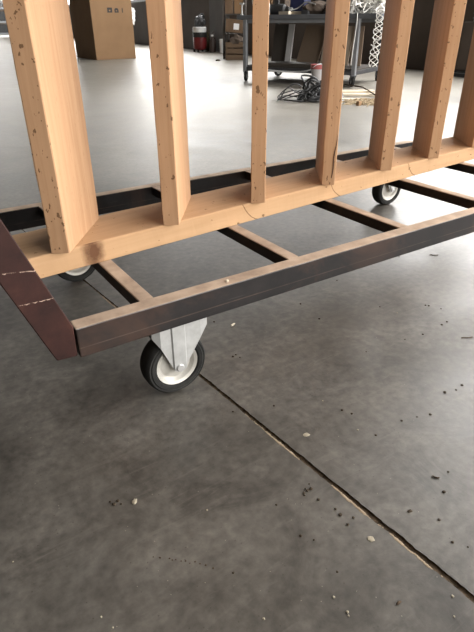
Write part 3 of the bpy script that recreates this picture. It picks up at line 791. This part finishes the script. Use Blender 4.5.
bm = BM(); box(bm, -.05, .0, -.02, .02, .10, .20, .01, 2); box(bm, -.07, .03, -.028, .028, .19, .23, .008, 2); obj('grip', bm, M_black, tool, True)
bm = BM(); lathe(bm, [(0, .12), (.018, .12), (.012, .17), (0, .17)], 14, M_); obj('chuck', bm, M_zinc, tool, True)
for k, (x, y, ln, a, lab) in enumerate(((.47, .06, .16, -.35, 'short pale offcut on the workbench beside the black power tool'), (.62, .07, .18, -.45, 'longer pale offcut on the workbench in front of the brown cloth'))):
    bm = BM(); M_ = TB_ @ Matrix.Translation((x, y, ZT)) @ Matrix.Rotation(a, 4, 'Z'); box(bm, -ln / 2, ln / 2, -.022, .022, 0, .03, .002, 1, None, M_)
    o = obj('wood_offcut', bm, M_offcut, loc=on(x, y)); tag(o, lab, 'offcut')
bm = BM(); blob(bm, B(.80, .14, ZT + .05), .11, 9, 3, .4, 1.8, (1.35, .9, .62), -.05); o = obj('cloth_bag', bm, M_cloth, loc=on(.8, .14)); tag(o, 'brown cloth bundle on the middle of the workbench', 'cloth')
bm = BM(); box(bm, .42, .60, .26, .42, ZT, ZT + .20, .012, 2, None, TB_); box(bm, .47, .55, .31, .37, ZT + .20, ZT + .23, .01, 2, None, TB_); o = obj('plastic_case', bm, M_blue, loc=on(.5, .3)); tag(o, 'navy plastic case at the back of the workbench clutter', 'case')
bm = BM(); box(bm, .66, .98, .34, .52, ZT, ZT + .19, .01, 1, None, TB_); tube(bm, [B(*p) for p in smoothpts([(.72, .43, ZT + .188), (.74, .43, ZT + .25), (.90, .43, ZT + .25), (.92, .43, ZT + .188)])], .009, 8); o = obj('tool_box', bm, M_black, loc=on(.8, .4)); tag(o, 'black toolbox behind the brown cloth on the workbench', 'toolbox')
bm = BM(); tube(bm, [B(*p) for p in smoothpts([(.50, .10, ZT + .035), (.58, .14, ZT + .06), (.68, .12, ZT + .11), (.78, .05, ZT + .105), (.86, 0, ZT + .09)])], .006, 6); o = obj('metal_rod', bm, M_zinc, loc=on(.6, .1)); tag(o, 'thin bent grey rod lying over the workbench clutter', 'rod')
bm = BM(); lathe(bm, [(0, 0), (.03, 0), (.032, .10), (.026, .12), (.012, .13), (.012, .15), (0, .15)], 18, Matrix.Translation(B(.22, .10, ZT))); o = obj('spray_can', bm, M_whitepl, loc=on(.22, .1)); tag(o, 'small white can at the left of the workbench clutter', 'can')

for nm, x0, x1, y0, y1, hh, m, lab, cat in (('tin_box', .14, .30, .36, .52, .17, M_cloth, 'brown tin box standing left of the navy case on the workbench', 'box'),
        ('battery_pack', .12, .20, .05, .13, .07, M_black, 'small black block at the left of the workbench clutter', 'battery'),
        ('steel_block', .70, .78, -.005, .05, .035, M_dark, 'small dark steel block at the front edge of the workbench', 'block'),
        ('dark_box', .99, 1.03, .30, .52, .16, M_boardC, 'narrow dark box beside the white strapping on the workbench', 'box')):
    bm = BM(); box(bm, x0, x1, y0, y1, ZT, ZT + hh, .005, 2, None, TB_); box(bm, x0 + .012, x1 - .012, y0 + .012, y1 - .012, ZT + hh, ZT + hh + .008, .002, 1, None, TB_)
    o = obj(nm, bm, m, loc=on((x0 + x1) / 2, (y0 + y1) / 2)); tag(o, lab, cat)
bm = BM()
for k in range(5): tube(bm, smoothpts([B(.955 + .045 * math.cos(a) + .005 * k, .12 + .06 * math.sin(a), ZT + .012 + .018 * k) for a in [j * PI / 4 for j in range(8)]], 3, True), .010, 6, True)
o = obj('cable_roll', bm, M_cable, loc=on(.955, .12)); tag(o, 'small black cable roll lying near the white strapping on the workbench', 'cable')

# white tangle on the right end, with a netted strand hanging down
r5 = random.Random(8); bm = BM()
cc = Vector((1.34, .20, ZT + .125))
for k in range(130):
    ctr = []
    base = Vector((r5.gauss(0, .13), r5.gauss(0, .09), r5.gauss(0, .055)))
    n_ = r5.randint(5, 8)
    for j in range(n_):
        v = Vector((r5.gauss(0, 1), r5.gauss(0, 1), r5.gauss(0, .7))).normalized() * r5.uniform(.05, .12)
        q = cc + base + v; q.z = max(ZT + .008, q.z); q.x = min(1.60, max(1.04, q.x)); ctr.append(B(*q))
    tube(bm, smoothpts(ctr, 4, True), .0066, 5, True)
def hang(k, phase):
    pts = []
    for j in range(26):
        f = j / 25
        z = ZT + .03 - f * .50
        xx = 1.575 + .012 * math.sin(f * 3) + (.052 * math.sin(f * 17 + phase)) * (1 - .2 * f) - .03 * f
        yy = -.06 + .03 * math.cos(f * 19 + phase * 1.7)
        pts.append(B(xx + .02, yy, z))
    pts = [B(1.45, .16, ZT + .09), B(1.54, .03, ZT + .06)] + pts
    tube(bm, pts, .0040, 5)
for k in range(4): hang(k, k * 1.6)
for f in (.12, .27, .42, .55, .7):
    tube(bm, smoothpts([B(1.55 - .03 * f, -.065, ZT - f * .5), B(1.595, -.08, ZT - f * .5 - .02), B(1.63, -.06, ZT - f * .5 + .015)], 4), .005, 5)
o = obj('white_strapping', bm, M_white, loc=on(1.22, .22)); tag(o, 'tangle of white strapping on the bench end with a netted strand hanging', 'strapping')
bm = BM(); tube(bm, smoothpts([B(1.345, -.034, ZT + .01), B(1.352, -.045, ZT - .1), B(1.335, -.04, ZT - .3), B(1.325, -.035, ZT - .47)], 5), .0045, 5)
o = obj('string', bm, M_white, loc=tuple(B(1.345, -.034, ZT - .2))); tag(o, 'single white string hanging down the right bench leg', 'string')

# ------------------------------------------------------------------ bucket, cables and scrap before the bench
bk = thing('bucket', 'grey bucket with a red band on the floor before the workbench', 'bucket', (3.98, 4.52, 0))
bm = BM(); lathe(bm, [(0, 0), (.066, 0), (.070, .01), (.084, .192), (0.0812, .192), (.064, .012), (0, .012)], 30); obj('bucket_body', bm, M_bucket, bk, True, smooth=True)
bm = BM(); lathe(bm, [(.0825, .186), (.090, .188), (.091, .222), (.088, .228), (.083, .228), (.0815, .186)], 30, None, True); obj('red_band', bm, M_pink, bk, True)
bm = BM(); tube(bm, smoothpts([(-.088, 0, .20), (-.075, -.055, .232), (0, -.085, .236), (.075, -.055, .232), (.088, 0, .20)], 6), .004, 6); obj('handle', bm, M_whitepl, bk, True)
r6 = random.Random(4)
def coil(cx, cy, n, r0, r1, m, seed, label, tube_r=.006, h=.05):
    rr = random.Random(seed); bm = BM(); ctr = []
    for k in range(n * 9):
        a = k / 9 * 2 * PI; R_ = rr.uniform(r0, r1); tilt = h * (.5 + .5 * math.sin(a * .37 + seed))
        ctr.append((cx + R_ * math.cos(a) * 1.15 + .03 * math.sin(a * .21 + seed), cy + R_ * math.sin(a) + .02 * math.cos(a * .17), tube_r + .004 + abs(tilt * math.sin(a + k * .03)) * rr.uniform(.7, 1.2)))
    tube(bm, smoothpts(ctr, 4), tube_r, 6)
    o = obj('cable_coil', bm, m, loc=(cx, cy, 0)); return tag(o, label, 'cable')
coil(3.38, 3.80, 16, .06, .17, M_cable, 3, 'large black cable coil heaped before the grey bucket', .0085, .16)
coil(3.17, 3.90, 4, .09, .14, M_cable, 9, 'looser black cable loops at the left of the heap', .005, .13)
coil(3.38, 3.68, 4, .07, .115, M_cableg, 17, 'grey cable coil lying on the black cable heap', .006, .11)
bm = BM(); M_ = Matrix.Translation((3.20, 3.52, 0)) @ Matrix.Rotation(.7, 4, 'Z'); box(bm, -.02, .02, -.015, .015, 0, .035, .005, 2, None, M_); box(bm, -.012, .012, -.01, .01, .035, .05, .002, 1, None, M_); o = obj('plug', bm, M_whitepl, loc=(3.20, 3.52, 0)); tag(o, 'pale plug on the floor in front of the cable heap', 'plug')
bm = BM(); M_ = Matrix.Translation((3.40, 3.34, 0)) @ Matrix.Rotation(.2, 4, 'Z'); box(bm, -.02, .02, -.015, .015, 0, .035, .005, 2, None, M_); o = obj('connector', bm, M_card, loc=(3.40, 3.34, 0)); tag(o, 'tan connector on the floor at the right foot of the cable heap', 'connector')
# pale boards and straw to the right
for k, (x, y, z, ln, wd, a, lab) in enumerate(((3.84, 3.86, 0, .52, .13, -.75, 'pale board lowest in the scrap pile behind the fourth slat'), (3.88, 3.92, .02, .42, .09, -.55, 'pale board on top of the scrap pile behind the fourth slat'), (3.62, 3.52, 0, .36, .07, -.85, 'thin pale offcut on the floor nearest the straw'))):
    bm = BM(); M_ = Matrix.Translation((x, y, z)) @ Matrix.Rotation(a, 4, 'Z'); box(bm, -ln / 2, ln / 2, -wd / 2, wd / 2, .0005, .019, .002, 1, None, M_)
    o = obj('scrap_board', bm, M_offcut, loc=(x, y, z)); tag(o, lab, 'board')
bm = BM(); tube(bm, [(4.40, 4.56, .008), (4.08, 3.98, .05), (3.78, 3.42, .008)], .007, 6); o = obj('stick', bm, M_twigm, loc=(4.08, 3.98, 0)); tag(o, 'thin dark stick lying across the pale scrap boards', 'stick')
bm = BM()
for k in range(240):
    x, y = r6.gauss(3.57, .085), r6.gauss(3.42, .07); a = r6.uniform(0, PI); l_ = r6.uniform(.03, .09); z = .004 + abs(r6.gauss(0, .013)) * max(0, 1 - math.hypot(x - 3.57, y - 3.42) / .35)
    tube(bm, [(x - math.cos(a) * l_, y - math.sin(a) * l_, .003), (x, y, z + .003), (x + math.cos(a) * l_, y + math.sin(a) * l_, .003)], .0028, 4)
o = obj('straw', bm, M_straw, loc=(3.57, 3.42, 0)); tag(o, 'scattered straw and shavings on the floor by the scrap boards', 'straw', None, 'stuff')

# ------------------------------------------------------------------ right: dark cabinet with a grey crate
cb = thing('cabinet', 'dark low cabinet at the wall seen between the two rightmost slats', 'cabinet', (6.22, 4.50, 0), math.radians(-94.9))
bm = BM(); box(bm, 0, 1.1, 0, .26, .07, .60, .004); obj('carcass', bm, M_wall, cb, True)
bm = BM(); box(bm, -.02, 1.12, -.02, .26, .0, .068, .003); obj('plinth', bm, M_black, cb, True)
bm = BM(); box(bm, -.021, 1.121, -.024, -.018, .040, .046); obj('plinth_trim', bm, M_rack, cb, True)
for xx in (.01, .555):
    d_ = None
    bm = BM(); box(bm, xx, xx + .535, -.018, -.001, .08, .59, .003); d_ = obj('door', bm, M_wall, cb, True)
    bm = BM(); tube(bm, [(xx + (.49 if xx < .3 else .045), -.018, .33), (xx + (.49 if xx < .3 else .045), -.035, .34), (xx + (.49 if xx < .3 else .045), -.035, .43), (xx + (.49 if xx < .3 else .045), -.018, .44)], .005, 6); obj('handle', bm, M_dark, d_, True)
T3 = W(cb)
gc = thing('plastic_crate', 'grey ribbed plastic crate on top of the dark cabinet', 'crate', tuple(T3 @ Vector((.10, .02, .60))), math.radians(-94.9))
bm = BM(); box(bm, 0, .50, 0, .22, 0, .26, .006, 2)
for k in range(5): box(bm, -.008, .508, -.008, .228, .03 + k * .05, .045 + k * .05, .002)
obj('crate_body', bm, M_grey, gc, True)
bm = BM(); box(bm, -.012, .512, -.012, .232, .2605, .275, .003); obj('lid', bm, M_grey, gc, True)

# ------------------------------------------------------------------ view
vs = S.view_settings
vs.view_transform = 'Standard'; vs.look = 'None'; vs.gamma = 1; vs.use_curve_mapping = False; vs.exposure = EXPO
S.cycles.use_denoising = True
S.cycles.max_bounces = 8
S.cycles.sample_clamp_indirect = 6
